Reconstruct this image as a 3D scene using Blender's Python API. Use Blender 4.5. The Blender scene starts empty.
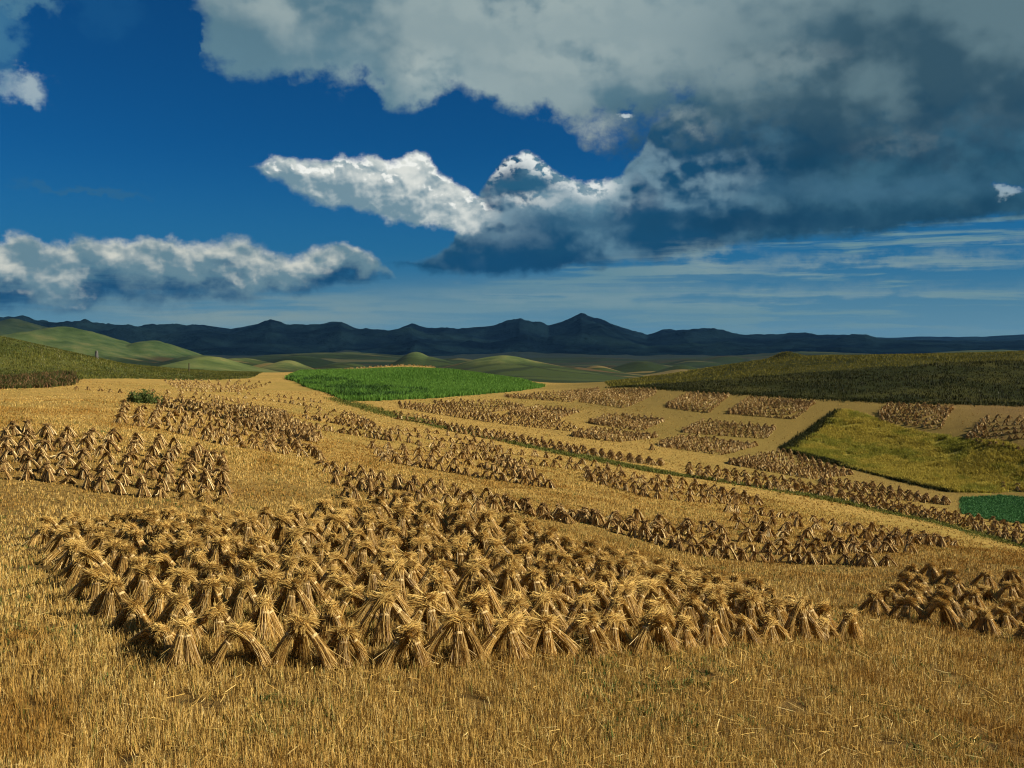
import bpy, math, random
import numpy as np
R = math.radians
rng = np.random.default_rng(11)
random.seed(5)
scene = bpy.context.scene
col = scene.collection

# ------------------------------------------------------------------ camera
FPX = 983.0
HOR = 345.0
PITCH = math.atan((384 - HOR) / FPX)
cd = bpy.data.cameras.new('camera')
cam = bpy.data.objects.new('camera', cd)
col.objects.link(cam)
scene.camera = cam
scene.cycles.filter_width = 1.15
cd.sensor_width = 36.0
cd.lens = 36.0 * FPX / 1024.0
cd.clip_start = 0.1
cd.clip_end = 60000
cam.rotation_euler = (math.pi / 2 - PITCH, 0, 0)

def ray(px, py):
    px = np.asarray(px, float); py = np.asarray(py, float)
    a = (px - 512) / FPX; b = (384 - py) / FPX
    c, s = math.cos(PITCH), math.sin(PITCH)
    return np.stack([a, c + b * s, -s + b * c], -1)

SUN_AZ, SUN_EL = R(100), R(31)      # from +Y towards +X
SUN_DIR = np.array([math.sin(SUN_AZ) * math.cos(SUN_EL), math.cos(SUN_AZ) * math.cos(SUN_EL), math.sin(SUN_EL)])

# ------------------------------------------------------------------ noise (numpy)
def _hash(ix, iy, seed):
    h = (ix.astype(np.int64) * 374761393 + iy.astype(np.int64) * 668265263 + seed * 1442695041) & 0x7fffffff
    h = ((h ^ (h >> 13)) * 1274126177) & 0x7fffffff
    h = h ^ (h >> 16)
    return (h & 0xffff) / 65535.0
def vnoise(x, y, seed=0):
    ix = np.floor(x); iy = np.floor(y)
    fx = x - ix; fy = y - iy
    fx = fx * fx * fx * (fx * (fx * 6 - 15) + 10); fy = fy * fy * fy * (fy * (fy * 6 - 15) + 10)
    a = _hash(ix, iy, seed); b = _hash(ix + 1, iy, seed); c = _hash(ix, iy + 1, seed); d = _hash(ix + 1, iy + 1, seed)
    return (a * (1 - fx) + b * fx) * (1 - fy) + (c * (1 - fx) + d * fx) * fy
def fbm(x, y, o=4, seed=0):
    s = 0; a = .5
    for k in range(o):
        s = s + a * (vnoise(x, y, seed + k * 17) - .5); x = x * 2.03 + 3.1; y = y * 2.03 + 7.7; a *= .5
    return s
def ridged(x, y, o=4, seed=0):
    s = 0; a = .5
    for k in range(o):
        s = s + a * (1 - np.abs(2 * vnoise(x, y, seed + k * 17) - 1)); x = x * 2.07 + 3.1; y = y * 2.07 + 7.7; a *= .5
    return s
def sstep(a, b, x):
    t = np.clip((x - a) / (b - a), 0, 1)
    return t * t * (3 - 2 * t)

# ------------------------------------------------------------------ terrain height
CP = [(-100,768,10.5),(0,768,11),(256,768,11.5),(512,768,12.2),(768,768,13),(1024,768,14),(1150,768,15),
 (-100,680,14),(0,670,14.2),(150,660,14.6),(320,668,14.8),(500,660,15.6),(650,648,17.5),(840,642,20.5),(1000,640,24.5),(1150,640,27),
 (0,600,19),(250,595,20),(450,590,21),(620,600,22.5),
 (40,545,27.5),(200,530,28.5),(350,520,29.5),(500,530,29.5),(600,560,29.5),(690,590,27),(900,600,30),(1010,580,34),(1150,585,36),
 (740,560,41),(880,545,47),(960,548,51),(600,515,46),(330,472,51),(450,500,44),(540,520,43),
 (-60,440,45),(0,440,45),(0,490,37),(100,465,41),(220,497,39),(220,450,50),
 (120,412,64),(310,455,58),(300,425,75),(0,403,80),(60,385,122),(143,402,78),(-100,400,85),
 (200,391,130),(270,381,185),(180,379,175),(340,415,105),
 (345,401,130),(430,399,140),(520,391,170),(285,378,205),(400,369.5,228),(460,372,228),(330,373,245),(520,386,205),
 (400,364,300),(340,370,290),(440,366,300),(560,384,230),
 (500,435,98),(660,470,82),(800,495,74),(1024,555,61),(1150,580,56),
 (450,460,66),(600,485,60),(750,510,58),(900,545,54),
 (640,440,100),(560,400,145),(620,388,165),(700,393,145),(800,405,125),(900,412,116),(1024,440,96),(1150,445,95),
 (720,450,100),(850,480,93),(960,500,86),(850,440,110),(950,455,100),(1024,482,90),(1024,406,122),(1150,410,120),
 (1150,350,200),(1024,352,200),(900,355,205),(780,358,210),(700,370,205),(650,381,195),
 (0,337,180),(-120,322,180),(60,350,188),(120,364,198),(190,374.5,215),(0,380,126),(-100,378,128)]
pts = np.array(CP, float)
P = ray(pts[:, 0], pts[:, 1]); P = P * (pts[:, 2] / P[:, 1])[:, None]
extra = [(0,0,-1.7),(0,-8,-1.3),(12,-4,-2.3),(-12,-4,-1.2),(3,4,-3.05),(-3,4,-3.0),(25,-40,-1.5),(-25,-40,0),(0,-120,2),(80,-40,-6),(-80,-40,3),
         (8,7,-4.6),(-8,7,-3.9),(40,20,-9.5),(-40,20,-3.5),(80,60,-13),(-80,60,-2.0),(150,110,-8),(-150,110,2),(-110,180,3),(170,190,-1)]
P = np.vstack([P, np.array(extra, float)])
for px in (-60, 100, 250, 540, 640, 800, 1000, 1150):       # ground falling away behind the near crests
    r_ = ray(px, 345.); q = r_ * (330 / r_[1]); q[2] = -15
    if px < 160: q[2] = -10
    if px in (250,): q[2] = -12.5
    if px in (540,): q[2] = -18
    P = np.vstack([P, q[None]])
for px, d, py in ((470,268,378),(505,255,390),(540,255,391),(580,255,392),(620,262,393),(505,300,396),(560,300,398),(620,300,398),(450,320,384)):
    r_ = ray(px, 345.); q = r_ * (d / r_[1]); q[2] = (HOR - py) / FPX * d
    P = np.vstack([P, q[None]])
LAM = 0.02
def tps_fit(P):
    n = len(P); X = P[:, :2] / 100
    d2 = ((X[:, None] - X[None]) ** 2).sum(-1)
    K = np.where(d2 > 0, d2 * np.log(d2 + 1e-12) * .5, 0) + np.eye(n) * LAM * 1e-2
    A = np.zeros((n + 3, n + 3)); A[:n, :n] = K; A[:n, n] = 1; A[:n, n + 1:] = X; A[n, :n] = 1; A[n + 1:, :n] = X.T
    b = np.zeros(n + 3); b[:n] = P[:, 2]
    return np.linalg.solve(A, b), X
TW, TX = tps_fit(P)
def tps(x, y):
    sh = x.shape; x = x.ravel() / 100; y = y.ravel() / 100
    out = np.zeros(len(x))
    for i0 in range(0, len(x), 40000):
        xs = x[i0:i0 + 40000]; ys = y[i0:i0 + 40000]
        d2 = (xs[:, None] - TX[None, :, 0]) ** 2 + (ys[:, None] - TX[None, :, 1]) ** 2
        out[i0:i0 + 40000] = (d2 * np.log(d2 + 1e-12) * .5) @ TW[:len(TX)] + TW[-3] + TW[-2] * xs + TW[-1] * ys
    return out.reshape(sh)

SKY_L = np.array([(-400,322),(-200,327),(-100,322),(0,323.4),(25,322.3),(58,323.4),(84,321),(102,324),(132,324.6),(142,326.6),(152,325.4),(178,326.5),(203,325),(231,329),(256,325),(271,322.7),(287,328),
 (317,326),(341,322),(355,327),(388,329),(411,325),(424,329),(464,329),(485,329),(505,324.5),(520,321),(548,329),(563,324),(581,318.2),(599,322.5),(620,328),(647,334.5),(662,331),(690,332),(715,331),(737,334),(764,335.6),
 (805,333),(816,335),(835,334.5),(865,333.7),(880,337),(921,338),(1024,340),(1200,338),(1500,334)], float)
SKY_L[:, 1] += 1.2
SKY_AZ = np.arctan((SKY_L[:, 0] - 512) / FPX)
SKY_T = (HOR - SKY_L[:, 1]) / FPX * np.cos(SKY_AZ)
# far hills: px, py of the top, distance, half width px, half depth m
FAR = [(503,353,1100,72,120),(450,364,1150,50,100),(560,365,1120,60,90),(415,352,1500,27,80),(425,357,1500,45,90),
       (60,327,1600,95,260),(150,340,1650,55,160),(200,356,1500,50,140),(-120,318,1500,110,300),
       (240,357,1300,60,130),(290,366,900,30,60),(210,368,640,40,70),
       (690,359,1900,45,150),(725,356,2200,35,160),(612,366,1500,25,80),(650,364,1700,35,90),
       (300,356,1700,48,120),(345,361,1250,40,80),(640,360,1350,38,80),(598,364,1250,26,60),(682,365,1150,32,60),(455,357,1900,50,150),(270,363,1150,36,60),(10,322,3000,80,400),(330,352,2300,110,220),(560,357,2600,120,200),(820,352,2600,140,300),(1000,350,2600,140,300)]
FLOOR_Z = [-13, -16, -21, -26, -35, -43, -48, -50, -60]
def far_h(x, y):
    r = np.hypot(x, y) + 1e-6
    z = np.interp(r, [0, 300, 430, 600, 900, 1500, 3000, 4200, 12000], FLOOR_Z)
    z = z + 9 * sstep(-.10, -.26, np.arctan2(x, y + 1e-6)) * sstep(330, 480, r) * (1 - sstep(800, 1400, r))
    z = z + fbm(x / 260, y / 260, 4, 5) * 7 * sstep(350, 900, r)
    zz = np.zeros_like(z)
    for (px, py, d, w, dep) in FAR:
        cx = (px - 512) / FPX * d; top = (HOR - py) / FPX * d
        h = top - np.interp(d, [0, 300, 430, 600, 900, 1500, 3000, 4200, 12000], FLOOR_Z)
        sx = w * d / FPX
        u = ((x - cx) / sx) ** 2 + ((y - d) / dep) ** 2
        zz = np.maximum(zz, h * (.55 * np.exp(-.6 * u) + .45 / (1 + 1.2 * u) ** 2) * (1 + .25 * fbm(x / 70, y / 70, 4, 9)))
    z = z + zz
    az = np.arctan2(x, np.maximum(y, 1e-3))
    top = np.interp(az, SKY_AZ, SKY_T) * 7400
    wob = (ridged(x / 900, y / 900, 5, 21) - .48)
    g = sstep(3900, 7400, r + wob * 1500 * (1 - sstep(6600, 7300, r))) * (1 - .8 * sstep(7500, 9000, r))
    m = (top + 45) * g * (1 + .55 * wob * (1 - sstep(6700, 7400, r))) + fbm(x / 500, y / 500, 4, 33) * 16 * sstep(4200, 5600, r) * (1 - sstep(6800, 7300, r))
    m = m + fbm(x / 240, y / 240, 4, 35) * 30 * sstep(5000, 6000, r) * (1 - .75 * sstep(6600, 7300, r)) + (ridged(az * 60, az * 0 + .3, 4, 37) - .45) * 14 * sstep(6000, 7400, r)
    z = z + m
    # a second, farther range
    t2 = (HOR - 336.5 + 3.5 * fbm(az * 16, az * 0 + .5, 4, 71) * 2) / FPX * 10800
    z = np.where(r > 9000, np.maximum(z, -60 + (t2 + 60) * sstep(9300, 10800, r) * (1 - .5 * sstep(10800, 12500, r))), z)
    return z
def H(x, y):
    x = np.asarray(x, float); y = np.asarray(y, float)
    r = np.hypot(x, y)
    w = sstep(265, 430, r)
    near = tps(x, y)
    near = near + fbm(x / 14, y / 14, 3, 3) * .32 * sstep(12, 40, r) + fbm(x / 2.2, y / 2.2, 2, 4) * .12
    # little knoll on the right hill's crest
    near = near + 1.3 * np.exp(-(((x - 58) / 2.6) ** 2 + ((y - 208) / 5) ** 2))
    far = far_h(x, y)
    return near * (1 - w) + far * w

def proj(px, py, rmax=420.):
    """pixel(s) -> point on the terrain along that line of sight"""
    px = np.atleast_1d(np.asarray(px, float)); py = np.atleast_1d(np.asarray(py, float))
    d = ray(px, py); d = d / d[:, 1:2]
    ts = np.exp(np.linspace(math.log(6), math.log(rmax), 420))
    X = d[:, None, 0] * ts; Y = d[:, None, 1] * ts; Z = d[:, None, 2] * ts
    gap = Z - HN(X, Y)
    hit = gap < 0
    i = np.where(hit.any(1), hit.argmax(1), gap.argmin(1))
    out = np.zeros((len(px), 3))
    for k in range(len(px)):
        j = i[k]
        if hit[k].any() and j > 0:
            g0, g1 = gap[k, j - 1], gap[k, j]; f = g0 / (g0 - g1); t = ts[j - 1] + (ts[j] - ts[j - 1]) * f
        else: t = ts[j]
        out[k] = d[k] * t
    out[:, 2] = HN(out[:, 0], out[:, 1])
    return out
def HN(x, y): return H(x, y)

# ------------------------------------------------------------------ helpers
def make_mesh(name, V, F, mats, midx=None, smooth=False):
    """V (n,3); F: list of arrays (m,3) or (m,4)"""
    me = bpy.data.meshes.new(name)
    V = np.ascontiguousarray(V, np.float32)
    if not isinstance(F, list): F = [F]
    F = [np.asarray(f, np.int32) for f in F if len(f)]
    sizes = np.concatenate([np.full(len(f), f.shape[1], np.int32) for f in F])
    loops = np.concatenate([f.ravel() for f in F])
    me.vertices.add(len(V)); me.vertices.foreach_set('co', V.ravel())
    me.loops.add(len(loops)); me.loops.foreach_set('vertex_index', loops)
    me.polygons.add(len(sizes))
    st = np.zeros(len(sizes), np.int32); st[1:] = np.cumsum(sizes)[:-1]
    me.polygons.foreach_set('loop_start', st)
    me.polygons.foreach_set('loop_total', sizes)
    for m in mats: me.materials.append(m)
    if midx is not None: me.polygons.foreach_set('material_index', np.asarray(midx, np.int32))
    me.polygons.foreach_set('use_smooth', np.full(len(sizes), bool(smooth)))
    me.update(calc_edges=True)
    return me
def link(name, me, parent=None):
    o = bpy.data.objects.new(name, me); col.objects.link(o)
    if parent is not None: o.parent = parent
    return o
def tag(o, label=None, cat=None, group=None, kind=None):
    if label: o['label'] = label
    if cat: o['category'] = cat
    if group: o['group'] = group
    if kind: o['kind'] = kind
    return o

# ------------------------------------------------------------------ node helper
class S:
    """a socket with arithmetic"""
    nt = None
    def __init__(s, sock): s.s = sock
    @staticmethod
    def op(o, *a, clamp=False):
        n = S.nt.nodes.new('ShaderNodeMath'); n.operation = o; n.use_clamp = clamp
        for i, v in enumerate(a):
            if isinstance(v, S): S.nt.links.new(v.s, n.inputs[i])
            else: n.inputs[i].default_value = float(v)
        return S(n.outputs[0])
    def __add__(s, o): return S.op('ADD', s, o)
    __radd__ = __add__
    def __sub__(s, o): return S.op('SUBTRACT', s, o)
    def __rsub__(s, o): return S.op('SUBTRACT', o, s)
    def __mul__(s, o): return S.op('MULTIPLY', s, o)
    __rmul__ = __mul__
    def __truediv__(s, o): return S.op('DIVIDE', s, o)
    def clamp(s): return S.op('ADD', s, 0, clamp=True)
    def min(s, o): return S.op('MINIMUM', s, o)
    def max(s, o): return S.op('MAXIMUM', s, o)
    def pow(s, o): return S.op('POWER', s, o)
def node(t, **kw):
    n = S.nt.nodes.new(t)
    for k, v in kw.items(): setattr(n, k, v)
    return n
def setin(n, name, v):
    if isinstance(v, S): S.nt.links.new(v.s, n.inputs[name])
    elif v is not None: n.inputs[name].default_value = v
def smooth(x, a, b):
    n = node('ShaderNodeMapRange', interpolation_type='SMOOTHSTEP', clamp=True)
    setin(n, 'Value', x); setin(n, 'From Min', a); setin(n, 'From Max', b)
    return S(n.outputs[0])
def comb(x, y, z=0.):
    n = node('ShaderNodeCombineXYZ'); setin(n, 0, x); setin(n, 1, y); setin(n, 2, z); return S(n.outputs[0])
def noise(vec, scale, detail=4., rough=.5, dist=0., col=False, typ='FBM', dim='3D', lac=2.):
    n = node('ShaderNodeTexNoise', noise_dimensions=dim)
    n.noise_type = typ
    if typ == 'FBM': n.normalize = True
    setin(n, 'Vector', vec); setin(n, 'Scale', float(scale)); setin(n, 'Detail', float(detail)); setin(n, 'Roughness', float(rough)); setin(n, 'Lacunarity', float(lac)); setin(n, 'Distortion', float(dist))
    return S(n.outputs['Color' if col else 'Fac' if 'Fac' in n.outputs else 0])
def sep(v):
    n = node('ShaderNodeSeparateXYZ'); setin(n, 0, v); return S(n.outputs[0]), S(n.outputs[1]), S(n.outputs[2])
def mix(f, a, b):
    n = node('ShaderNodeMix', data_type='RGBA', clamp_factor=True)
    setin(n, 0, f)
    for i, v in ((6, a), (7, b)):
        if isinstance(v, S): S.nt.links.new(v.s, n.inputs[i])
        else: n.inputs[i].default_value = (*v[:3], 1)
    return S(n.outputs[2])
def mulc(a, b):
    n = node('ShaderNodeMix', data_type='RGBA', blend_type='MULTIPLY'); n.inputs[0].default_value = 1
    for i, v in ((6, a), (7, b)):
        if isinstance(v, S): S.nt.links.new(v.s, n.inputs[i])
        else: n.inputs[i].default_value = (*v[:3], 1)
    return S(n.outputs[2])
def scalec(a, f):
    n = node('ShaderNodeVectorMath', operation='SCALE'); setin(n, 0, a)
    if isinstance(f, S): S.nt.links.new(f.s, n.inputs['Scale'])
    else: n.inputs['Scale'].default_value = f
    return S(n.outputs[0])
def ramp(f, stops, interp='LINEAR'):
    n = node('ShaderNodeValToRGB'); setin(n, 0, f)
    cr = n.color_ramp; cr.interpolation = interp
    while len(cr.elements) < len(stops): cr.elements.new(.5)
    for e, (p, c) in zip(cr.elements, stops): e.position = p; e.color = (*c[:3], 1)
    return S(n.outputs[0])
def s2l(c):
    return tuple((v / 255 / 12.92) if v / 255 <= .04045 else ((v / 255 + .055) / 1.055) ** 2.4 for v in c)

# ------------------------------------------------------------------ view, sun, sky
HAZE = 1.3e-5
EXPO = 0.7
SKYK = 0.1
vs = scene.view_settings
vs.view_transform = 'Standard'; vs.look = 'None'; vs.exposure = EXPO; vs.gamma = 1; vs.use_curve_mapping = False
sl = bpy.data.lights.new('sun', 'SUN'); sl.energy = 5.0; sl.angle = R(.5); sl.color = (1, .90, .74)
so = bpy.data.objects.new('sun', sl); col.objects.link(so)
from mathutils import Vector
so.rotation_euler = Vector(SUN_DIR).to_track_quat('Z', 'Y').to_euler()
so.location = (200, 20, 150)

#SKY_BEGIN
w = bpy.data.worlds.new('World'); scene.world = w; w.use_nodes = True
nt = w.node_tree; S.nt = nt
nt.nodes.clear()
def D(r, g, b, k=1.):     # wanted display colour -> radiance
    c = s2l((r, g, b)); f = k / (SKYK * 2 ** EXPO)
    return tuple(v * f for v in c)
tc = node('ShaderNodeTexCoord')
dx, dy, dz = sep(S(tc.outputs['Generated']))
az = S.op('ARCTAN2', dx, dy)
el = S.op('ARCSINE', dz)
def ae(px, py):
    r = ray(px, py); r = r / np.linalg.norm(r)
    return math.atan2(r[0], r[1]), math.asin(r[2])
AZR, ELR = .62, .5
def curve(a, ptsl):
    n = node('ShaderNodeFloatCurve')
    x = a * (.5 / AZR) + .5
    setin(n, 'Value', x.clamp())
    c = n.mapping.curves[0]
    n.mapping.use_clip = False
    pp = sorted((.5 + .5 * ae(px, py)[0] / AZR, ae(px, py)[1] / ELR) for px, py in ptsl)
    while len(c.points) < len(pp): c.points.new(.5, .5)
    for q, (u, v) in zip(c.points, pp): q.location = (u, v); q.handle_type = 'AUTO_CLAMPED'
    n.mapping.update()
    return S(n.outputs[0]) * ELR
def blob(a, e, px, py, rx, ry, soft=0.0):
    """1 at the centre of an ellipse of pixel radii, falling to 0 at its rim"""
    ca, ce = ae(px, py)
    u = (a - ca) * (FPX / rx); v = (e - ce) * (FPX / ry)
    d = S.op('SQRT', u * u + v * v)
    return smooth(d, 1.0, soft)
# base: Nishita sky, filtered towards the deep blue of a polarised slide
sk = node('ShaderNodeTexSky', sky_type='NISHITA')
sk.sun_disc = False; sk.sun_elevation = SUN_EL; sk.sun_rotation = SUN_AZ
sk.altitude = 1800; sk.air_density = 1.0; sk.dust_density = .6; sk.ozone_density = 3.0
base = mulc(S(sk.outputs[0]), (.018, .178, .315))
hz = smooth(el, .20, .0)
base = mix(hz * .9, base, mix(smooth(el, .10, .0), D(44, 106, 144), D(98, 138, 156)))
q = comb(az, el * 1.15, 0.37)
# domain warps shared by all layers
wn = noise(q, 9, 5, .55, col=True)
wx, wy, _ = sep(wn)
wn2 = noise(q, 34, 4, .6, col=True)
wx2, wy2, _ = sep(wn2)
aw = az + (wx - .5) * .055 + (wx2 - .5) * .022
ew = el + (wy - .5) * .045 + (wy2 - .5) * .020
aw1 = az + (wx2 - .5) * .020 + (wx - .5) * .02
ew1 = el + (wy2 - .5) * .018 + (wy - .5) * .015
# cauliflower relief: same field twice, the second sample a step towards the sun
def relief(scale, da, de, detail=5, rough=.58, z=0., stretch=1.15, lac=2.):
    a = noise(comb(az + (wx2 - .5) * .01, el * stretch, z), scale, detail, rough, lac=lac)
    b = noise(comb(az + (wx2 - .5) * .01 + da, el * stretch + de, z), scale, detail, rough, lac=lac)
    return a, (a - b)
f_lo, r_lo = relief(14, .012, .020)
f_hi, r_hi = relief(48, .0035, .006, 5, .6, 1.7)
f_st = noise(comb(az * .32 + (wx - .5) * .05, el * 4.2 + (wy - .5) * .04, 2.2), 22, 5, .55)
f_st2 = noise(comb(az * .22 + (wx - .5) * .05, el * 6.0, 5.2), 30, 4, .55)
f_sm, r_sm = relief(6, .03, .04, 4, .5, 3.1)

sky = base
# thin streaky stratus low over the hills
st_mask = smooth(el + smooth(az + (wx - .5) * .1, .12, -.05) * .075, .155, .10) * smooth(el, -.01, .02)
a_ = smooth(f_st + (f_st2 - .5) * .6, .47, .66) * st_mask * (.55 + .4 * smooth(az, -.15, .3))
sky = mix(a_ * .9, sky, mix(smooth(el, .0, .12), D(104, 140, 150), D(112, 146, 152)))
# patch of pale light left of centre over the mountains
for (px, py, rx, ry, k) in ((420, 306, 420, 30, .75), (620, 284, 260, 20, .5)):
    sky = mix(blob(az, el + (f_st - .5) * .04, px, py, rx, ry) * k * smooth(f_st, .22, .62), sky, D(108, 142, 154))
sky = mix(blob(az, el + (f_st - .5) * .03, 235, 310, 230, 30) * .85 * smooth(f_st, .30, .62), sky, D(128, 150, 150))

def layer(sky, top, bot, st, sb, lit, colr, amp=.9, nz=None, use=(None, None)):
    a, e = use
    t = curve(a, top); b = curve(a, bot)
    dt = (t - e) / st; db = (e - b) / sb
    d = dt.min(db)
    al = smooth(d + ((nz if nz is not None else f_hi) - .5) * amp, 0., 1.)
    h = ((e - b) / (t - b)).clamp()
    return t, b, dt, db, h, al

# --- left bank of low cumulus
def puffs(k, z):      # rounded heads: inverted ridged noise, and its slope towards the light
    a = noise(comb(az + (wx2 - .5) * .012, el * 1.25 + (wy2 - .5) * .010, z), k, 3, .45)
    b = noise(comb(az + (wx2 - .5) * .012 + .10 / k, el * 1.25 + (wy2 - .5) * .010 + .22 / k, z), k, 3, .45)
    return a, a - b
p1, g1 = puffs(26, 4.4)
p2, g2 = puffs(60, 8.1)
top = [(-400,236),(-200,240),(-60,244),(0,230),(18,226),(38,236),(62,240),(85,234),(105,232),(125,236),(150,230),(172,233),(200,238),(240,237),(262,246),(300,250),(325,242),(345,237),(362,243),(378,256),(392,274),(404,292),(420,310)]
bot = [(-400,334),(-60,330),(0,326),(60,324),(120,322),(180,320),(240,315),(300,309),(360,303),(378,299),(392,294),(404,290),(420,290)]
t, b, dt, db, h, al = layer(sky, top, bot, .013, .030, None, None, 1.5, f_hi, (aw1, ew1 + (p1 - .5) * .03 + (f_lo - .5) * .02))
hh_ = h + (p1 - .5) * .55 + (f_lo - .5) * .35
lt = smooth(hh_ * .8 + g1 * 1.1 + g2 * .5 + r_hi * .3 + (f_sm - .5) * 1.1 + (p1 - .5) * .4, .42, .98)
edge = smooth(h + (f_lo - .5) * 1.2 + (p1 - .5) * .4, .26, .62)
under = mix(smooth(f_st + smooth(h, .3, .0) * .2, .46, .74), D(20, 74, 112), D(74, 118, 140))
c = mix(edge, under, D(100, 132, 146))
c = mix(lt, c, D(206, 208, 198))
al = al * smooth(h + (f_st - .5) * .6, .0, .34)
sky = mix(al, sky, c)
# --- the big dark cloud to the right, with the sunlit shoulder at its left
top = [(360,262),(400,262),(430,254),(452,240),(466,215),(476,196),(488,180),(500,162),(510,152),(520,149),(535,155),(552,166),(570,176),(590,181),(606,180),(622,168),(640,150),(660,120),(700,90),(800,60),(1100,30),(1400,20)]
bot = [(360,264),(400,270),(430,275),(452,279),(500,279),(560,274),(620,267),(680,264),(740,250),(800,242),(860,238),(900,236),(960,228),(1024,220),(1100,214),(1400,214)]
A2, E2 = az + (wx2 - .5) * .018 + (wx - .5) * .016, el + (wy2 - .5) * .016 + (wy - .5) * .014 + (p2 - .5) * .008
t, b, dt, db, h, al = layer(sky, top, bot, .007, .012, None, None, 1.2, f_hi, (A2, E2))
dk = smooth(f_lo * .7 + f_sm * .5 + g1 * .8 + r_sm * 1.2 + (h - .5) * .25, .42, .80)
c = mix(dk, D(22, 74, 108), D(92, 130, 150))
right = smooth(az + (wx - .5) * .12, .14, .34)
c = mix(right * .85, c, mix(smooth(f_sm + (f_lo - .5) * .5, .35, .65), D(22, 62, 86), D(50, 94, 116)))
A3, E3 = az + (wx2 - .5) * .04 + (wx - .5) * .05, el + (wy2 - .5) * .03 + (wy - .5) * .035
def paint(c, px, py, rx, ry, colr, k=1., tex=None, soft=0.):
    m = blob(A3, E3, px, py, rx, ry, soft)
    if tex is not None: m = m * tex
    return mix(m * k, c, colr)
body = smooth(p1 + g1 * 1.2 + (f_lo - .5) * .5, .30, .62)
c = paint(c, 500, 216, 84, 44, D(122, 150, 164), .85, body)
c = paint(c, 600, 196, 74, 32, D(150, 170, 178), .8, body)
c = paint(c, 690, 176, 100, 44, D(130, 158, 170), .75, smooth(f_lo + g1, .34, .66))
c = paint(c, 640, 145, 60, 30, D(120, 148, 162), .7, body)
c = paint(c, 850, 190, 200, 20, D(70, 112, 136), .55)
c = paint(c, 640, 222, 90, 20, D(24, 76, 110), .85)
c = paint(c, 560, 225, 60, 16, D(30, 82, 114), .75)
c = paint(c, 560, 262, 150, 17, D(16, 68, 104), .75)
c = paint(c, 770, 222, 190, 18, D(18, 62, 92), .75)
c = paint(c, 480, 262, 90, 18, D(18, 74, 112), .7)
# sunlit shoulder: bright heads along its ridge, a shaded pocket under them
rim = smooth(dt + (p2 - .5) * 3.0 + (f_hi - .5) * 1.5, 4.2, 1.0)
sh = (blob(az, el, 532, 172, 60, 42) * 1.6 + blob(az, el, 590, 190, 44, 28) * 1.2).clamp()
c = mix(rim * sh * smooth(p2 + g2 * 1.5 + r_hi, .30, .62), c, D(226, 231, 228))
c = paint(c, 527, 187, 44, 16, D(36, 90, 122), .95, None, .2)
c = paint(c, 530, 205, 56, 11, D(206, 212, 210), .9, smooth(p2 + (f_hi - .5) * .5, .34, .58))
c = paint(c, 566, 190, 26, 9, D(206, 214, 214), .8, smooth(p2 + (f_hi - .5) * .5, .34, .58))
sky = mix(al, sky, c)
# --- centre cumulus (bright wedge)
top = [(150,180),(236,174),(246,167),(262,160),(290,156),(322,158),(345,153),(372,155),(395,156),(412,149),(428,156),(440,168),(455,180),(475,192),(495,206),(520,222)]
bot = [(150,176),(236,174),(246,170),(262,177),(280,187),(300,197),(320,207),(345,211),(370,217),(392,227),(410,229),(440,232),(470,237),(490,234),(520,228)]
t, b, dt, db, h, al = layer(sky, top, bot, .008, .010, None, None, 1.5, f_hi, (az + (wx2 - .5) * .016, el + (wy2 - .5) * .016 + (p2 - .5) * .012))
lt = smooth(h * .45 + g2 * .8 + g1 * 1.2 + r_hi * .35 + (p1 - .5) * .9 + (f_lo - .5) * .6 + smooth(az, ae(330, 200)[0], ae(430, 200)[0]) * .12 + .12, .12, .82)
c = mix(lt, D(112, 142, 156), D(218, 222, 216))
c = mix(smooth(h + g2 * 2.0 + (p2 - .5) * .6, .78, 1.05), c, D(240, 242, 236))
rgt = smooth(az + (p1 - .5) * .06, ae(470, 200)[0], ae(515, 200)[0])
sky = mix(al * (1 - rgt), sky, c)
# pale streak under the dark cloud
for (px, py, rx, ry, k) in ((700, 256, 90, 17, .9), (880, 263, 280, 14, .75), (1000, 238, 120, 6, .5), (820, 293, 280, 11, .5), (560, 292, 200, 9, .4)):
    m = blob(az + (wx - .5) * .12, el + (f_st - .5) * .045 + (wy2 - .5) * .015, px, py, rx, ry, .1)
    sky = mix(m * k * smooth(f_st + (f_hi - .5) * .7, .28, .62), sky, D(126, 152, 158))
# --- the high grey deck across the top
bot = [(-700,-800),(60,-160),(150,-60),(182,0),(192,30),(200,66),(220,76),(245,84),(272,90),(300,92),(320,88),(345,90),(362,88),(372,104),(385,116),(410,118),(430,106),(450,100),(480,106),(505,114),(530,120),(555,130),(572,144),(590,154),(612,162),(660,168),(720,176),(800,182),(900,184),(960,182),(1024,178),(1100,176),(1400,180)]
bt = curve(az + (wx - .5) * .06 + (wx2 - .5) * .040, bot)
e2 = el + (wy - .5) * .045 + (wy2 - .5) * .032
db = (e2 - bt) / (smooth(az + (wx - .5) * .08, .04, .18) * .055 + .019)
al = smooth(db + (f_hi - .5) * 2.0 + (p1 - .5) * 1.0, 0., 1.15)
al = al * smooth(az + (wx2 - .5) * .05 + (wx - .5) * .06, ae(176, 40)[0], ae(212, 40)[0])
tex = smooth(f_sm + r_sm * 1.4 + (f_lo - .5) * .5 + g1 * .35, .30, .68)
g = mix(tex, D(86, 120, 136), D(138, 158, 162))
g = mix(smooth(az + (wx - .5) * .14 - (el - .2) * .55, .05, .32) * .84, g, mix(tex, D(42, 74, 92), D(80, 110, 122)))
g = mix(smooth(el + (wy - .5) * .06, .245, .17) * smooth(az, -.03, .12) * .85, g, D(24, 64, 90))
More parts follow.
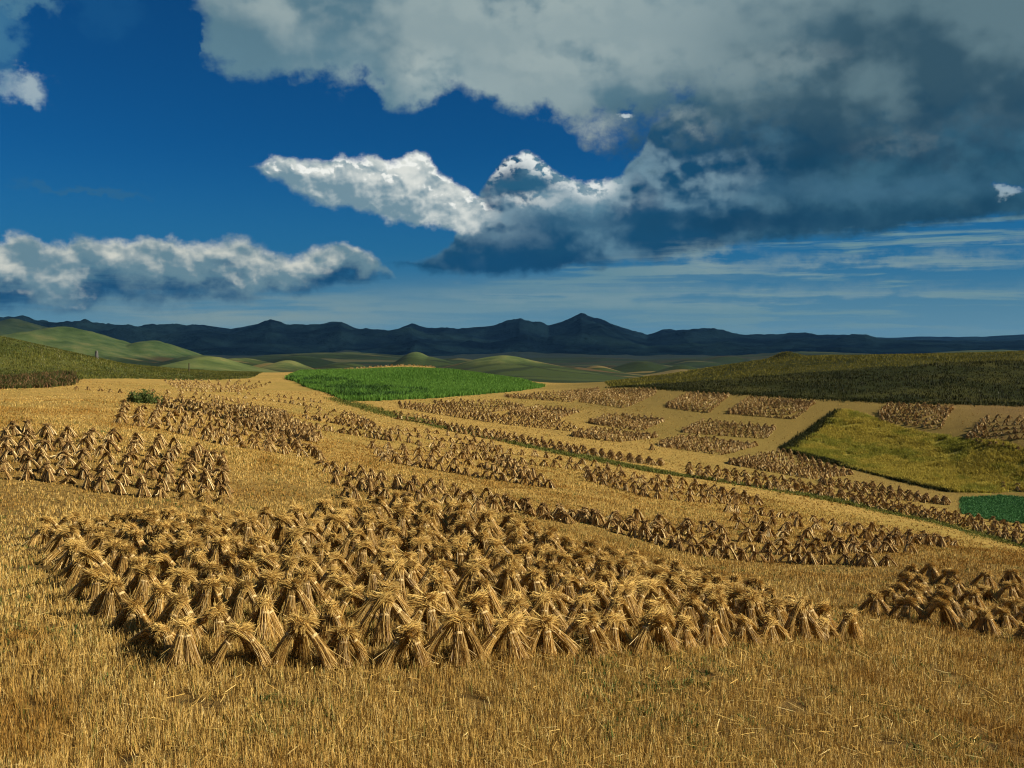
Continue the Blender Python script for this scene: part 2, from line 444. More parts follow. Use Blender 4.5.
for (px, py, rx, ry, k) in ((428, 72, 56, 36, .8), (455, 92, 80, 28, .5), (520, 6, 180, 32, .35), (560, 60, 170, 36, .3), (300, 8, 110, 30, .25), (690, 122, 46, 20, .4), (600, 135, 40, 24, .5), (340, 80, 60, 20, .35), (905, 140, 70, 16, .16), (790, 60, 90, 26, .16)):
    g = paint(g, px, py, rx, ry, D(178, 190, 186), k, smooth(f_lo + g1 * 1.2 + (p1 - .5) * .5, .28, .62))
g = mix(smooth(db, 3.5, .3) * .45 * smooth(az, .04, -.1), g, D(100, 136, 152))
sky = mix(al, sky, g)
# torn hole with a bright scrap, and scraps at the edges of the picture
def scrap(sky, px, py, rx, ry, c, k=1., thr=.42):
    m = blob(az + (wx2 - .5) * .05, el + (wy2 - .5) * .05, px, py, rx * 1.15, ry * 1.15, .0)
    return mix(smooth(m * .9 + (f_hi - .5) * 1.1 + (p2 - .5) * .5, thr - .2, thr + .35) * m.pow(.5) * k, sky, c)
sky = scrap(sky, 628, 114, 15, 9, D(10, 76, 128), .9)
sky = scrap(sky, 626, 119, 12, 7, D(196, 208, 212), .85, .32)
sky = scrap(sky, 1006, 186, 30, 10, D(16, 84, 132), .8)
sky = scrap(sky, 1006, 189, 20, 10, D(168, 188, 196), .7, .38)
sky = scrap(sky, 25, 86, 34, 24, D(150, 172, 182), .8)
sky = scrap(sky, 28, 84, 18, 14, D(160, 178, 186), .7, .38)
sky = scrap(sky, -5, 38, 40, 60, D(70, 124, 154), .7)
sky = scrap(sky, 20, -2, 60, 22, D(84, 130, 152), .7)
sky = scrap(sky, 110, 10, 40, 40, D(30, 92, 140), .35)
sky = scrap(sky, 90, 190, 90, 7, D(56, 104, 134), .4)
bg = node('ShaderNodeBackground'); bg.inputs['Strength'].default_value = SKYK
nt.links.new(sky.s, bg.inputs['Color'])
out = node('ShaderNodeOutputWorld'); nt.links.new(bg.outputs[0], out.inputs['Surface'])
w.cycles.sampling_method = 'MANUAL'; w.cycles.sample_map_resolution = 256
#SKY_END

# ------------------------------------------------------------------ materials
def mat(name):
    m = bpy.data.materials.new(name); m.use_nodes = True
    S.nt = m.node_tree; S.nt.nodes.clear()
    return m
def finish(c, rough=.9, spec=.2, bump=None, bdist=.05, bstr=.6, trans=None):
    b = node('ShaderNodeBsdfPrincipled')
    setin(b, 'Base Color', c)
    setin(b, 'Roughness', rough)
    b.inputs['Specular IOR Level'].default_value = spec
    if bump is not None:
        n = node('ShaderNodeBump'); n.inputs['Strength'].default_value = bstr; n.inputs['Distance'].default_value = bdist
        setin(n, 'Height', bump); S.nt.links.new(n.outputs[0], b.inputs['Normal'])
    sh = b.outputs[0]
    if trans:
        t = node('ShaderNodeBsdfTranslucent'); setin(t, 'Color', c)
        mx = node('ShaderNodeMixShader'); mx.inputs[0].default_value = trans
        S.nt.links.new(sh, mx.inputs[1]); S.nt.links.new(t.outputs[0], mx.inputs[2]); sh = mx.outputs[0]
    o = node('ShaderNodeOutputMaterial'); S.nt.links.new(sh, o.inputs['Surface'])
def pos():
    return S(node('ShaderNodeNewGeometry').outputs['Position'])
def island():
    return S(node('ShaderNodeNewGeometry').outputs['Random Per Island'])

def blades_mat(name, stops, patch=None, trans=.12, rough=.7):
    m = mat(name)
    c = ramp(island(), stops)
    p = pos()
    n1 = noise(p, .35, 3, .55); n2 = noise(p, .06, 3, .5)
    if patch: c = mix(smooth(n1 + (n2 - .5) * .8, .44, .62) * .85, c, mulc(c, patch))
    finish(c, rough, .1, trans=trans)
    return m

# stubble ground: straw litter, bare earth, a little weed
M_STUB = mat('stubble_ground')
p = pos()
n1 = noise(p, 6, 5, .65); n2 = noise(p, .5, 4, .55); n3 = noise(p, .05, 3, .5); n4 = noise(p, 40, 3, .7)
c = mix(smooth(n1 + (n4 - .5) * .5, .34, .62), (.19, .112, .030), (.48, .315, .080))
c = mix(smooth(n2 + (n1 - .5) * .4, .52, .74) * .5, c, (.17, .115, .03))
c = mix(smooth(n3 + (n2 - .5) * .3, .42, .66) * .6, c, mix(n1, (.16, .12, .026), (.36, .26, .055)))
gx, gy, _gz = sep(p)
farr = smooth(gy + gx * .5 + (n3 - .5) * 30, 80, 118) * smooth(gx + (n3 - .5) * 20, -6, 22)
c = mix(farr * .85, c, mix(n1, (.10, .072, .018), (.235, .165, .040)))
red = smooth(gx + (n2 - .5) * 14, 42, 62) * smooth(gy, 88, 98)
c = mix(red * .75, c, mix(n1, (.060, .034, .014), (.17, .10, .035)))
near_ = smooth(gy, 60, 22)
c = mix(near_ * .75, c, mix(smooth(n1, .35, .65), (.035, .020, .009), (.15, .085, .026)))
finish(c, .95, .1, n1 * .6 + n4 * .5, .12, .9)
M_SOIL = mat('soil')
n1 = noise(pos(), 3, 5, .65)
finish(mix(n1, (.05, .028, .014), (.13, .08, .03)), .95, .1, n1, .1)
M_HILL = mat('hill_grass_ground')
p = pos()
n1 = noise(p, .8, 5, .65); n2 = noise(p, .07, 4, .55)
c = mix(smooth(n1, .35, .65), (.030, .042, .009), (.085, .098, .020))
c = mix(smooth(n2, .45, .68) * .6, c, (.10, .095, .022))
finish(c, .95, .1, n1, .4, .8)
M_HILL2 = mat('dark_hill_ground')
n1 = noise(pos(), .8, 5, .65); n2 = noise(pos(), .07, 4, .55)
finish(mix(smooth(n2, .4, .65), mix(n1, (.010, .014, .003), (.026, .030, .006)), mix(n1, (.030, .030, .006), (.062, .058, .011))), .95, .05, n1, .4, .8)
M_CROPG = mat('crop_ground')
n1 = noise(pos(), 1.5, 5, .65)
finish(mix(n1, (.012, .030, .006), (.035, .075, .014)), .95, .1, n1, .3, .8)
M_YELG = mat('ripening_ground')
n1 = noise(pos(), 1.0, 5, .65)
finish(mix(n1, (.14, .12, .024), (.32, .26, .045)), .95, .1, n1, .3, .8)
# valley and lower hills: a patchwork of grass, fallow and ripe strips
M_VAL = mat('valley_fields')
p = pos(); x_, y_, z_ = sep(p)
wv = noise(p, .004, 3, .5)
v = node('ShaderNodeTexVoronoi', feature='F1'); setin(v, 'Scale', 1.0)
pp = comb(x_ * .006 + (wv - .5) * 1.5, y_ * .022 + (wv - .5) * 3., z_ * .03)
setin(v, 'Vector', pp)
vr, vg, vb = sep(S(v.outputs['Color']))
c = ramp(vr, [(0, (.030, .050, .014)), (.30, (.050, .075, .020)), (.52, (.040, .062, .018)), (.60, (.11, .075, .030)), (.72, (.060, .085, .024)), (.86, (.20, .155, .055)), (1, (.32, .23, .075))], 'CONSTANT')
n1 = noise(p, .03, 5, .6)
grassy = ramp(n1, [(.3, (.050, .080, .022)), (.5, (.105, .135, .042)), (.7, (.19, .175, .062))])
f = smooth(z_ + (n1 - .5) * 8, -24, -14)     # slopes stay grass, the flats are worked
f = f.max(smooth(y_, 2600, 3600))
ve = node('ShaderNodeTexVoronoi', feature='DISTANCE_TO_EDGE'); setin(ve, 'Scale', 1.0); setin(ve, 'Vector', pp)
c = mix(smooth(S(ve.outputs['Distance']), .07, .02) * .8, scalec(c, .75), (.016, .026, .010))
c = mix(f, c, scalec(grassy, 1.0))
n5 = noise(p, .5, 3, .7)
c = mulc(c, mix(n5, (.55, .55, .55), (.95, .95, .95)))
c = mulc(c, mix(smooth(y_, 1180, 1650), (1.15, 1.12, 1.05), (.50, .64, .66)))  # sunlit tone and distance haze put into the colour: near brighter, far bluer
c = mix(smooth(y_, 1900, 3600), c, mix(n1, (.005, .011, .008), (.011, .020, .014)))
finish(c, .95, .1, n1, 3., .6)
M_MTN = mat('cloud_shaded_forest')
p = pos()
n1 = noise(p, .004, 6, .6); n2 = noise(p, .0012, 4, .5)
c = mix(smooth(n1, .38, .66), (.001, .003, .006), (.005, .013, .016))  # cloud shadow over the range is darkened into the forest colour
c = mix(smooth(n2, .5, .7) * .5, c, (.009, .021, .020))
finish(c, 1, 0., n1, 70, .8)

# ------------------------------------------------------------------ regions of the ground
def W(px, py=None, d=None):
    if d is None: return proj(px, py)[0][:2]
    r_ = ray(px, 345.); return (r_ * (d / r_[1]))[:2]
def poly(lst):
    return np.array([W(*v) for v in lst])
def inside(P, x, y):
    r_ = np.zeros(x.shape, bool); j = len(P) - 1
    for i in range(len(P)):
        xi, yi = P[i]; xj, yj = P[j]
        if yi != yj:
            k = ((yi > y) != (yj > y)) & (x < (xj - xi) * (y - yi) / (yj - yi) + xi)
            r_ ^= k
        j = i
    return r_
LEFT = poly([(-140,392),(-60,388),(0,386),(40,385),(72,383),(80,379),(120,378.5),(190,380),(225,379.5),(250,378,None),(262,None,262),(150,None,285),(-60,None,300),(-250,None,300),(-260,None,150)])
CROP = poly([(285,378.5),(300,384),(345,401.5),(385,400.5),(430,398.5),(480,394.5),(520,391),(545,None,205),(500,None,240),(440,None,252),(370,None,255),(300,None,262)])
RIGHT = poly([(612,387.5),(640,386.5),(660,388.5),(720,392.5),(800,398),(900,402.5),(1024,405),(1180,408),(1250,None,300),(900,None,330),(720,None,310),(640,None,255),(605,None,215)])
YEL = poly([(838,412),(815,430),(795,445),(783,451),(800,455),(830,463),(870,473),(905,482),(950,492),(990,493),(1024,490),(1130,488),(1150,458),(1024,450.5),(960,438.5),(900,428),(872,417),(850,411)])
PATCH = poly([(960,498),(1000,496),(1024,498),(1120,500),(1140,533),(1024,523.5),(990,520),(962,514)])
GULLY_PX = [(338,399),(365,408),(400,417.5),(440,427),(470,433.5),(540,449),(600,461),(650,471),(720,481),(780,491),(850,504),(930,521),(1024,546),(1120,572)]
g_ = proj([p[0] for p in GULLY_PX], [p[1] for p in GULLY_PX])
GUL = []
for a, b in zip(g_[:-1], g_[1:]):
    for t in np.linspace(0, 1, 24, endpoint=False): GUL.append(a[:2] * (1 - t) + b[:2] * t)
GUL = np.array(GUL)
def gully_d(x, y):
    sh = x.shape; x = x.ravel(); y = y.ravel(); out = np.full(len(x), 1e9)
    for i0 in range(0, len(x), 20000):
        out[i0:i0 + 20000] = np.sqrt(((x[i0:i0 + 20000, None] - GUL[None, :, 0]) ** 2 + (y[i0:i0 + 20000, None] - GUL[None, :, 1]) ** 2).min(1))
    return out.reshape(sh)

angs = np.concatenate([np.arange(-180, -40, 4), np.arange(-40, -31, .5), np.arange(-31, 31, .085), np.arange(31, 40, .5), np.arange(40, 180, 4)])
angs = np.radians(angs)
rad = np.concatenate([[0.02], np.exp(np.linspace(math.log(1.5), math.log(13500), 860))])
A, RR = np.meshgrid(angs, rad, indexing='ij')
GX = RR * np.sin(A); GY = RR * np.cos(A)
GZ = H(GX, GY)
nA, nR = A.shape
ii, jj = np.meshgrid(np.arange(nA), np.arange(nR - 1), indexing='ij')
i2 = (ii + 1) % nA
Fq = np.stack([ii * nR + jj, ii * nR + jj + 1, i2 * nR + jj + 1, i2 * nR + jj], -1).reshape(-1, 4)[:, ::-1]
GV = np.stack([GX, GY, GZ], -1).reshape(-1, 3)
cx = GV[Fq, 0].mean(1); cy = GV[Fq, 1].mean(1); cr = np.hypot(cx, cy)
reg = np.zeros(len(Fq), int)
reg[cr > 320] = 1
reg[cr > 4100] = 2
nearf = cr < 340
for k, pl in ((3, LEFT), (4, RIGHT), (5, CROP), (6, YEL), (7, PATCH)):
    mk = nearf.copy(); mk[nearf] = inside(pl, cx[nearf], cy[nearf]); reg[mk] = k
gm = (cr < 160) & (cr > 50) & (reg == 0)
gd = gully_d(cx[gm], cy[gm]); ix = np.where(gm)[0][gd < .55]; reg[ix] = 8
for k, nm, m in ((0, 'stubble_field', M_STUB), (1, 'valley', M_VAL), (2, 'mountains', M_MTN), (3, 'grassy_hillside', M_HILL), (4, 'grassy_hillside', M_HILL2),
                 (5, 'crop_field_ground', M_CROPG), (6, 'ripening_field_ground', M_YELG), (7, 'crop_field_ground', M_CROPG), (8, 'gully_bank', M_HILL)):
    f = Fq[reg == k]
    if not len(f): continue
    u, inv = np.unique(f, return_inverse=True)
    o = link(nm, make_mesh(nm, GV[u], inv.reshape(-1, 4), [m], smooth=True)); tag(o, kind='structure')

# ------------------------------------------------------------------ blades (stubble, grass, crops)
def blades(name, xy, h, wd, lean, mats, k=1, spread=0., midx=None, seg=1, sink=.03):
    """k thin upright blades at each xy; arrays h (height), wd (width)"""
    n = len(xy)
    xy = np.repeat(xy, k, 0) + rng.normal(0, 1, (n * k, 2)) * spread
    h = np.repeat(np.broadcast_to(h, n), k) * rng.uniform(.6, 1.15, n * k); wd = np.repeat(np.broadcast_to(wd, n), k) * rng.uniform(.7, 1.3, n * k)
    z = H(xy[:, 0], xy[:, 1]) - sink
    n = n * k
    a = rng.uniform(0, 2 * np.pi, n); la = rng.uniform(0, 2 * np.pi, n); lm = np.abs(rng.normal(0, lean, n)) * h
    sx, sy = np.cos(a) * wd / 2, np.sin(a) * wd / 2
    lx, ly = np.cos(la) * lm, np.sin(la) * lm
    b = np.stack([xy[:, 0], xy[:, 1], z], -1)
    s = np.stack([sx, sy, 0 * sx], -1)
    if seg == 1:
        t = b + np.stack([lx, ly, h], -1)
        V = np.stack([b - s, b + s, t + s * .45, t - s * .45], 1).reshape(-1, 3)
        F = np.arange(4 * n).reshape(-1, 4)
    else:
        mid = b + np.stack([lx * .35, ly * .35, h * .62], -1); t = b + np.stack([lx * 1.5, ly * 1.5, h], -1)
        V = np.stack([b - s * .7, b + s * .7, mid + s, mid - s, t], 1).reshape(-1, 3)
        base = (np.arange(n) * 5)[:, None]
        F = [base + np.array([[0, 1, 2, 3]]), base + np.array([[3, 2, 4]])]
    return link(name, make_mesh(name, V, F, mats, midx))

def fan(n, r0, r1, a=31.):
    """points with density falling as 1/r^2 over the wedge seen by the camera"""
    az_ = R(1) * rng.uniform(-a, a, n); r_ = np.exp(rng.uniform(math.log(r0), math.log(r1), n))
    return np.stack([r_ * np.sin(az_), r_ * np.cos(az_)], -1)
# ------------------------------------------------------------------ stooks
M_STRAW = mat('straw')
c = ramp(island(), [(0, (.30, .17, .045)), (.25, (.52, .325, .085)), (.6, (.66, .45, .13)), (.85, (.75, .55, .20)), (1, (.80, .64, .32))])
n1 = noise(S(node('ShaderNodeTexCoord').outputs['Object']), 9, 3, .6)
c = mix(smooth(n1, .5, .75) * .5, c, (.30, .165, .045))
inf = node('ShaderNodeObjectInfo')
c = mulc(c, mix(S(inf.outputs['Random']), (.70, .66, .60), (1.10, 1.09, 1.06)))
finish(c, .5, .35, trans=.22)
M_EAR = mat('ripe_ears')
c = ramp(island(), [(0, (.26, .145, .038)), (.4, (.50, .31, .078)), (.8, (.66, .45, .125)), (1, (.76, .57, .21))])
finish(c, .7, .2, trans=.06)
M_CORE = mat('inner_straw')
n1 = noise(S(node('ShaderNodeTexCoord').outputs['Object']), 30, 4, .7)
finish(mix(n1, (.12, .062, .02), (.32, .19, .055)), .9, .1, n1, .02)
M_TIE = mat('straw_band')
n1 = noise(S(node('ShaderNodeTexCoord').outputs['Object']), 60, 3, .6)
finish(mix(n1, (.42, .27, .09), (.70, .54, .27)), .6, .2, n1, .01)

def bez(p0, p1, p2, t):
    t = t[..., None]
    return (1 - t) ** 2 * p0 + 2 * t * (1 - t) * p1 + t ** 2 * p2
def sheaf_mesh(g, base, knee, head, rb, rh, n=210, wd=.0105, tie_t=.42):
    """a bundle: butts splayed on the ground at base, tied in the middle, ears at the head"""
    ts = np.array([0, .22, .45, .62, .82, 1.])
    prof_t = np.array([0, .2, tie_t, .62, .82, 1.0]); prof_r = np.array([rb, rb * .62, .062, rh, rh * 1.15, rh])
    ax = bez(base, knee, head, np.linspace(0, 1, 9))
    d = head - base; hd = np.array([d[1], -d[0], 0.]); L = np.linalg.norm(hd)
    side = hd / L if L > 1e-4 else np.array([1., 0, 0])
    u = d / np.linalg.norm(d); nrm = np.cross(side, u)
    th = g.uniform(0, 2 * np.pi, n); rr = np.sqrt(g.uniform(.25, 1, n))
    t0 = g.uniform(-.04, .10, n); t1 = g.uniform(.86, 1.10, n)
    T = t0[:, None] + (t1 - t0)[:, None] * ts[None]
    C = bez(base, knee, head, np.clip(T, -.05, 1.15))
    Rr = np.interp(T, prof_t, prof_r) * rr[:, None]
    tw = th[:, None] + (T - tie_t) * g.normal(0, .5, n)[:, None]
    Pn = C + side * (np.cos(tw) * Rr * 1.25)[..., None] + nrm * (np.sin(tw) * Rr * .85)[..., None]
    Pn = Pn + g.normal(0, .008, Pn.shape)
    droop = np.clip((T - .66) / .4, 0, 1.3) ** 2
    Pn[..., 2] -= droop * g.uniform(-.04, .14, n)[:, None] * (.4 + rr[:, None])
    # a few stray straws
    st = g.random(n) < .13
    Pn[st, 0] += g.normal(0, .10, (st.sum(), 3)); Pn[st, -1] += g.normal(0, .07, (st.sum(), 3))
    Pn[..., 2] = np.maximum(Pn[..., 2], .004)
    dirv = Pn[:, -1] - Pn[:, 0]
    rv = g.normal(0, 1, (n, 3)); sd = np.cross(dirv, rv); sd /= np.linalg.norm(sd, axis=1)[:, None] + 1e-9
    W_ = np.array([.9, 1, 1, 1, 1.55, .8]) * wd
    ws = g.uniform(.7, 1.35, n)
    A = Pn - sd[:, None, :] * (W_[None, :] * ws[:, None] / 2)[..., None]
    B = Pn + sd[:, None, :] * (W_[None, :] * ws[:, None] / 2)[..., None]
    m = len(ts)
    V = np.stack([A, B], 2).reshape(-1, 3)
    b0 = (np.arange(n) * m * 2)[:, None, None]
    k = (np.arange(m - 1) * 2)[None, :, None]
    F = (b0 + k + np.array([0, 1, 3, 2])[None, None]).reshape(-1, 4)
    mi = np.tile(np.array([0, 0, 0, 1, 1]), n)
    # solid heart of the bundle
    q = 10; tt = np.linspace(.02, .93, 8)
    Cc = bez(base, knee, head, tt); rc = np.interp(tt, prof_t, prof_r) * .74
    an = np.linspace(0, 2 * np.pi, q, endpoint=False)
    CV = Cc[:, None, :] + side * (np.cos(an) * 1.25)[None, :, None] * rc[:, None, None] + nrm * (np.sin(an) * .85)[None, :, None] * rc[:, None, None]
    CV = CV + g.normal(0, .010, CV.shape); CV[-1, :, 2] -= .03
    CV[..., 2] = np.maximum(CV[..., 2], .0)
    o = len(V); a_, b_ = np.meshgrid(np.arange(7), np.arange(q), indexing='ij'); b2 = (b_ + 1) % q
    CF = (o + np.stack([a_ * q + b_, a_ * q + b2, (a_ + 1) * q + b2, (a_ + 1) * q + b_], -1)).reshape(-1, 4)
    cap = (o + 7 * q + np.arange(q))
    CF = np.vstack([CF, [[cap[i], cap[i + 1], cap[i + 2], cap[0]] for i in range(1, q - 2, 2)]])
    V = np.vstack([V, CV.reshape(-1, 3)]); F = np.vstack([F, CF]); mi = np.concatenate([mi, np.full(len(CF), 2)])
    # the band
    tie = bez(base, knee, head, np.array([tie_t - .02, tie_t, tie_t + .02])); rt = np.array([.072, .078, .072])
    TV = tie[:, None, :] + side * (np.cos(an) * 1.25)[None, :, None] * rt[:, None, None] + nrm * (np.sin(an) * .9)[None, :, None] * rt[:, None, None]
    kn = tie[1] - nrm * .07 + g.normal(0, .01, (14, 3))
    kx = kn + g.normal(0, .045, (14, 3)); kw = g.normal(0, .006, (14, 3))
    KV = np.stack([kn - kw, kn + kw, kx + kw * .5, kx - kw * .5], 1).reshape(-1, 3)
    a_, b_ = np.meshgrid(np.arange(2), np.arange(q), indexing='ij'); b2 = (b_ + 1) % q
    TF = np.stack([a_ * q + b_, a_ * q + b2, (a_ + 1) * q + b2, (a_ + 1) * q + b_], -1).reshape(-1, 4)
    TF = np.vstack([TF, 3 * q + np.arange(56).reshape(-1, 4)])
    return (V, F, mi), (np.vstack([TV.reshape(-1, 3), KV]), TF)

# variants: (apex height, list of (base x, base y)), how it looks
VAR = [
 (.74, [(-.47, .05), (.47, -.05), (.05, -.26), (-.02, .30)], 'four-legged'),
 (.70, [(-.52, -.04), (.50, .06), (-.08, -.22)], 'three-legged'),
 (.78, [(-.42, -.10), (.58, -.08), (.0, .28)], 'long-skirted'),
 (.66, [(-.56, .02), (.44, .02), (.10, -.30), (.0, .26)], 'squat'),
 (.80, [(-.38, .08), (.40, -.10), (-.05, -.24), (.1, .28)], 'upright'),
 (.70, [(-.46, -.10), (.60, .04), (.02, -.24), (-.1, .30)], 'splayed'),
 (.74, [(-.54, .10), (.46, -.12), (.1, .30)], 'lopsided'),
 (.50, [(-.70, -.06), (.42, .08), (-.3, -.26), (.1, .3)], 'slumped'),
]
_g = np.random.default_rng(77)
VAR += [(h_ * _g.uniform(.92, 1.06), [(x_ + _g.normal(0, .07), y_ + _g.normal(0, .07)) for x_, y_ in b_], l_) for h_, b_, l_ in VAR]
SM = []          # per variant: list of (sheaf mesh, tie mesh); and one joined mesh for far copies
for vi, (hh, bases, look) in enumerate(VAR):
    g = np.random.default_rng(100 + vi)
    parts = []; JV = []; JF = []; JM = []; off = 0
    for (bx, by) in bases:
        base = np.array([bx, by, .01]); dn = math.hypot(bx, by)
        over = g.uniform(.12, .22)
        apex = np.array([g.normal(0, .05), g.normal(0, .05), hh * g.uniform(1.06, 1.18)])
        head = apex + np.array([-bx / dn * over, -by / dn * over, g.uniform(-.14, .0)])
        knee = np.array([bx * .42, by * .42, hh * 1.02]) + g.normal(0, .03, 3)
        (V, F, mi), (TV, TF) = sheaf_mesh(g, base, knee, head, g.uniform(.15, .20), g.uniform(.075, .10), n=360, wd=.0076)
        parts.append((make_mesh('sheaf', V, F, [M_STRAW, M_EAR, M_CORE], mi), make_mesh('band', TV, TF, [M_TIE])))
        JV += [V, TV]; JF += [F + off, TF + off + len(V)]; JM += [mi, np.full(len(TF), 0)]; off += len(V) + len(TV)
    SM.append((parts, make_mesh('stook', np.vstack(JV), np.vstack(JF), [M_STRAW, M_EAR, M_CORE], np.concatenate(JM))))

# patches: (phrase, back edge px, front edge px, rows, spacing along the row)
PAT = [
 ('foreground block', [(45,540),(120,532),(200,532),(270,530),(350,522),(430,524),(500,532),(560,553),(620,573),(690,591)],
  [(148,655),(215,669),(320,668),(390,669),(460,663),(540,656),(600,650),(650,648),(720,645),(775,641),(845,640)], 12, .82),
 ('right-edge block', [(912,580),(960,587),(1024,590),(1090,592)], [(876,614),(930,625),(1000,638),(1090,648)], 5, .85),
 ('long right band', [(562,515),(620,519),(680,526),(740,530),(800,533),(880,542),(955,547)], [(596,526),(650,541),(690,554),(740,561),(800,563),(885,566)], 5, .95),
 ('short upper right band', [(728,512),(800,520),(870,531),(950,544)], [(735,522),(800,528),(860,536),(940,547)], 2, .95),
 ('middle band', [(320,466),(370,478),(430,488),(490,500),(560,519)], [(345,497),(400,509),(450,516),(500,512),(565,523)], 4, .95),
 ('far-left block', [(-40,434),(10,432),(60,436),(110,440),(150,443),(205,455),(222,463)], [(-40,478),(30,480),(70,484),(110,493),(160,498),(225,504)], 9, .98),
 ('p6', [(125,407),(180,413),(240,420),(300,445)], [(122,424),(170,431),(230,447),(270,452),(320,460)], 6, 1.1),
 ('p7', [(152,392),(200,395),(235,402),(280,414),(320,437)], [(160,406),(220,417),(260,430),(310,442)], 7, 1.05),
 ('p8', [(75,389),(105,391),(132,393.5)], [(76,389.4),(105,391.5),(132,394)], 1, 1.5),
 ('p9', [(165,381),(215,381),(270,383)], [(180,391),(210,392),(240,392)], 7, 1.35),
 ('p10', [(238,394.5),(280,397),(320,403)], [(245,398.5),(280,402),(318,408)], 2, 1.3),
 ('p11', [(306,409),(345,413),(370,424)], [(305,428),(340,433),(390,441)], 5, 1.1),
 ('p12', [(391,430),(440,434),(500,448)], [(390,439),(430,447),(495,451)], 3, 1.1),
 ('p13', [(373,449),(430,452),(500,457),(525,472)], [(385,462),(430,469),(500,481),(550,488)], 4, 1.0),
 ('p14', [(440,448),(540,457),(620,471)], [(450,456),(530,465),(620,475)], 2, 1.0),
 ('p15', [(586,475),(640,479),(700,487),(757,501)], [(592,482),(650,498),(700,503),(757,505)], 4, 1.0),
 ('p16', [(394,413.5),(420,417),(440,423)], [(398,419),(440,426)], 3, 1.0),
 ('p17', [(445,425),(500,434),(550,444),(600,453),(660,463)], [(450,431),(500,441),(600,458),(660,466)], 3, 1.0),
 ('p18', [(400,403),(450,408),(500,417),(560,421)], [(402,408),(450,416),(510,425),(580,432)], 3, 1.0),
 ('p19', [(435,402),(500,402),(523,407)], [(440,406),(490,412),(520,409)], 3, 1.0),
 ('p20', [(510,413),(540,407),(578,412)], [(512,415),(550,421),(575,413)], 4, 1.0),
 ('p21', [(505,396),(560,393),(598,389)], [(510,398),(570,402),(598,392)], 4, 1.0),
 ('p22', [(585,398),(612,390),(655,390)], [(580,402),(625,408),(655,394)], 6, 1.0),
 ('p23', [(590,422),(615,415),(663,421)], [(592,424),(640,431),(662,422)], 6, 1.0),
 ('p24', [(573,435),(595,430),(655,436)], [(575,437),(620,442),(653,438)], 5, 1.0),
 ('p25', [(667,405),(690,394),(728,395)], [(668,408),(708,413),(726,398)], 6, 1.0),
 ('p26', [(730,411),(750,398),(812,403)], [(730,414),(795,419),(812,405)], 7, 1.0),
 ('p27', [(683,431),(705,421),(773,428)], [(685,433),(765,439),(773,430)], 6, 1.0),
 ('p28', [(660,444),(685,437),(755,445)], [(662,447),(722,455),(752,447)], 6, 1.0),
 ('p29', [(730,463),(785,451),(850,473)], [(732,465),(810,479),(848,475)], 7, 1.0),
 ('p30', [(690,467),(760,476),(820,487)], [(690,477),(760,488),(830,498)], 3, 1.0),
 ('p31', [(822,481),(870,485),(945,501)], [(825,485),(880,498),(946,505)], 4, 1.0),
 ('p32', [(820,488),(900,506),(1024,528),(1080,536)], [(820,498),(900,514),(960,526),(1024,546),(1080,559)], 3, 1.0),
 ('p33', [(880,413),(890,405),(952,408)], [(882,422),(940,429),(950,411)], 6, 1.0),
 ('p34', [(967,437),(985,418),(1024,418),(1075,420)], [(968,441),(1010,449),(1075,456)], 7, 1.0),
 ('p35', [(1004,486),(1030,488)], [(1004,489),(1030,491)], 2, 1.0),
 ('p36', [(345,367.2),(380,364.4),(400,364.0),(440,365.6)], [(335,369.5),(380,367.0),(400,366.5),(440,367.5)], 3, 1.9),
 ('p37', [(651,449.5),(652,449.5)], [(651,449.7),(652,449.7)], 1, 3.0),
]
def resample(P, s=None, n=None):
    seg = np.hypot(*np.diff(P[:, :2], axis=0).T); cs = np.concatenate([[0], np.cumsum(seg)])
    if n is None: n = max(1, int(round(cs[-1] / s)) + 1)
    t = np.linspace(0, cs[-1], n) if n > 1 else np.array([cs[-1] / 2])
    return np.stack([np.interp(t, cs, P[:, k]) for k in range(P.shape[1])], -1)
stooks = []      # (x, y, tangent angle, patch, row, index, row length)
for pi, (ph, back, front, nr, sp) in enumerate(PAT):
    def dens(l):
        l = np.array(l, float)
        l = resample(l, n=40)
        return proj(l[:, 0], l[:, 1])[:, :2]
    Bk = resample(dens(back), n=60); Fr = resample(dens(front), n=60)
    far = pi >= 6
    if 17 <= pi <= 33 and nr > 2: nr += 2; sp = .86
    for k in range(nr):
        f = k / max(1, nr - 1)
        f = f + (rng.normal(0, .06) / nr if nr > 1 and pi < 2 else 0)
        cur = Fr * (1 - f) + Bk * f
        ln = lambda c_: np.hypot(*np.diff(c_, axis=0).T).sum()
        row = resample(cur, s=sp) if pi in (0, 1) else resample(cur, n=max(1, int(round((ln(Fr) + ln(Bk)) / 2 / sp)) + 1))
        if len(row) > 1: tang = np.gradient(row, axis=0)
        else: tang = np.array([[1., 0]])
        for i, (p_, t_) in enumerate(zip(row, tang)):
            jx = rng.normal(0, .09 if not far else .06, 2)
            stooks.append([p_[0] + jx[0], p_[1] + jx[1], math.atan2(t_[1], t_[0]), pi, k, i, len(row)])
print('stooks', len(stooks), [sum(1 for s in stooks if s[3] == i) for i in range(len(PAT))])
def px_of(x, y, z):
    c, s = math.cos(PITCH), math.sin(PITCH)
    yy = y * c - z * s
    return 512 + FPX * x / yy, 384 - FPX * (y * s + z * c) / yy
order = sorted(range(len(stooks)), key=lambda i: math.hypot(stooks[i][0], stooks[i][1]))
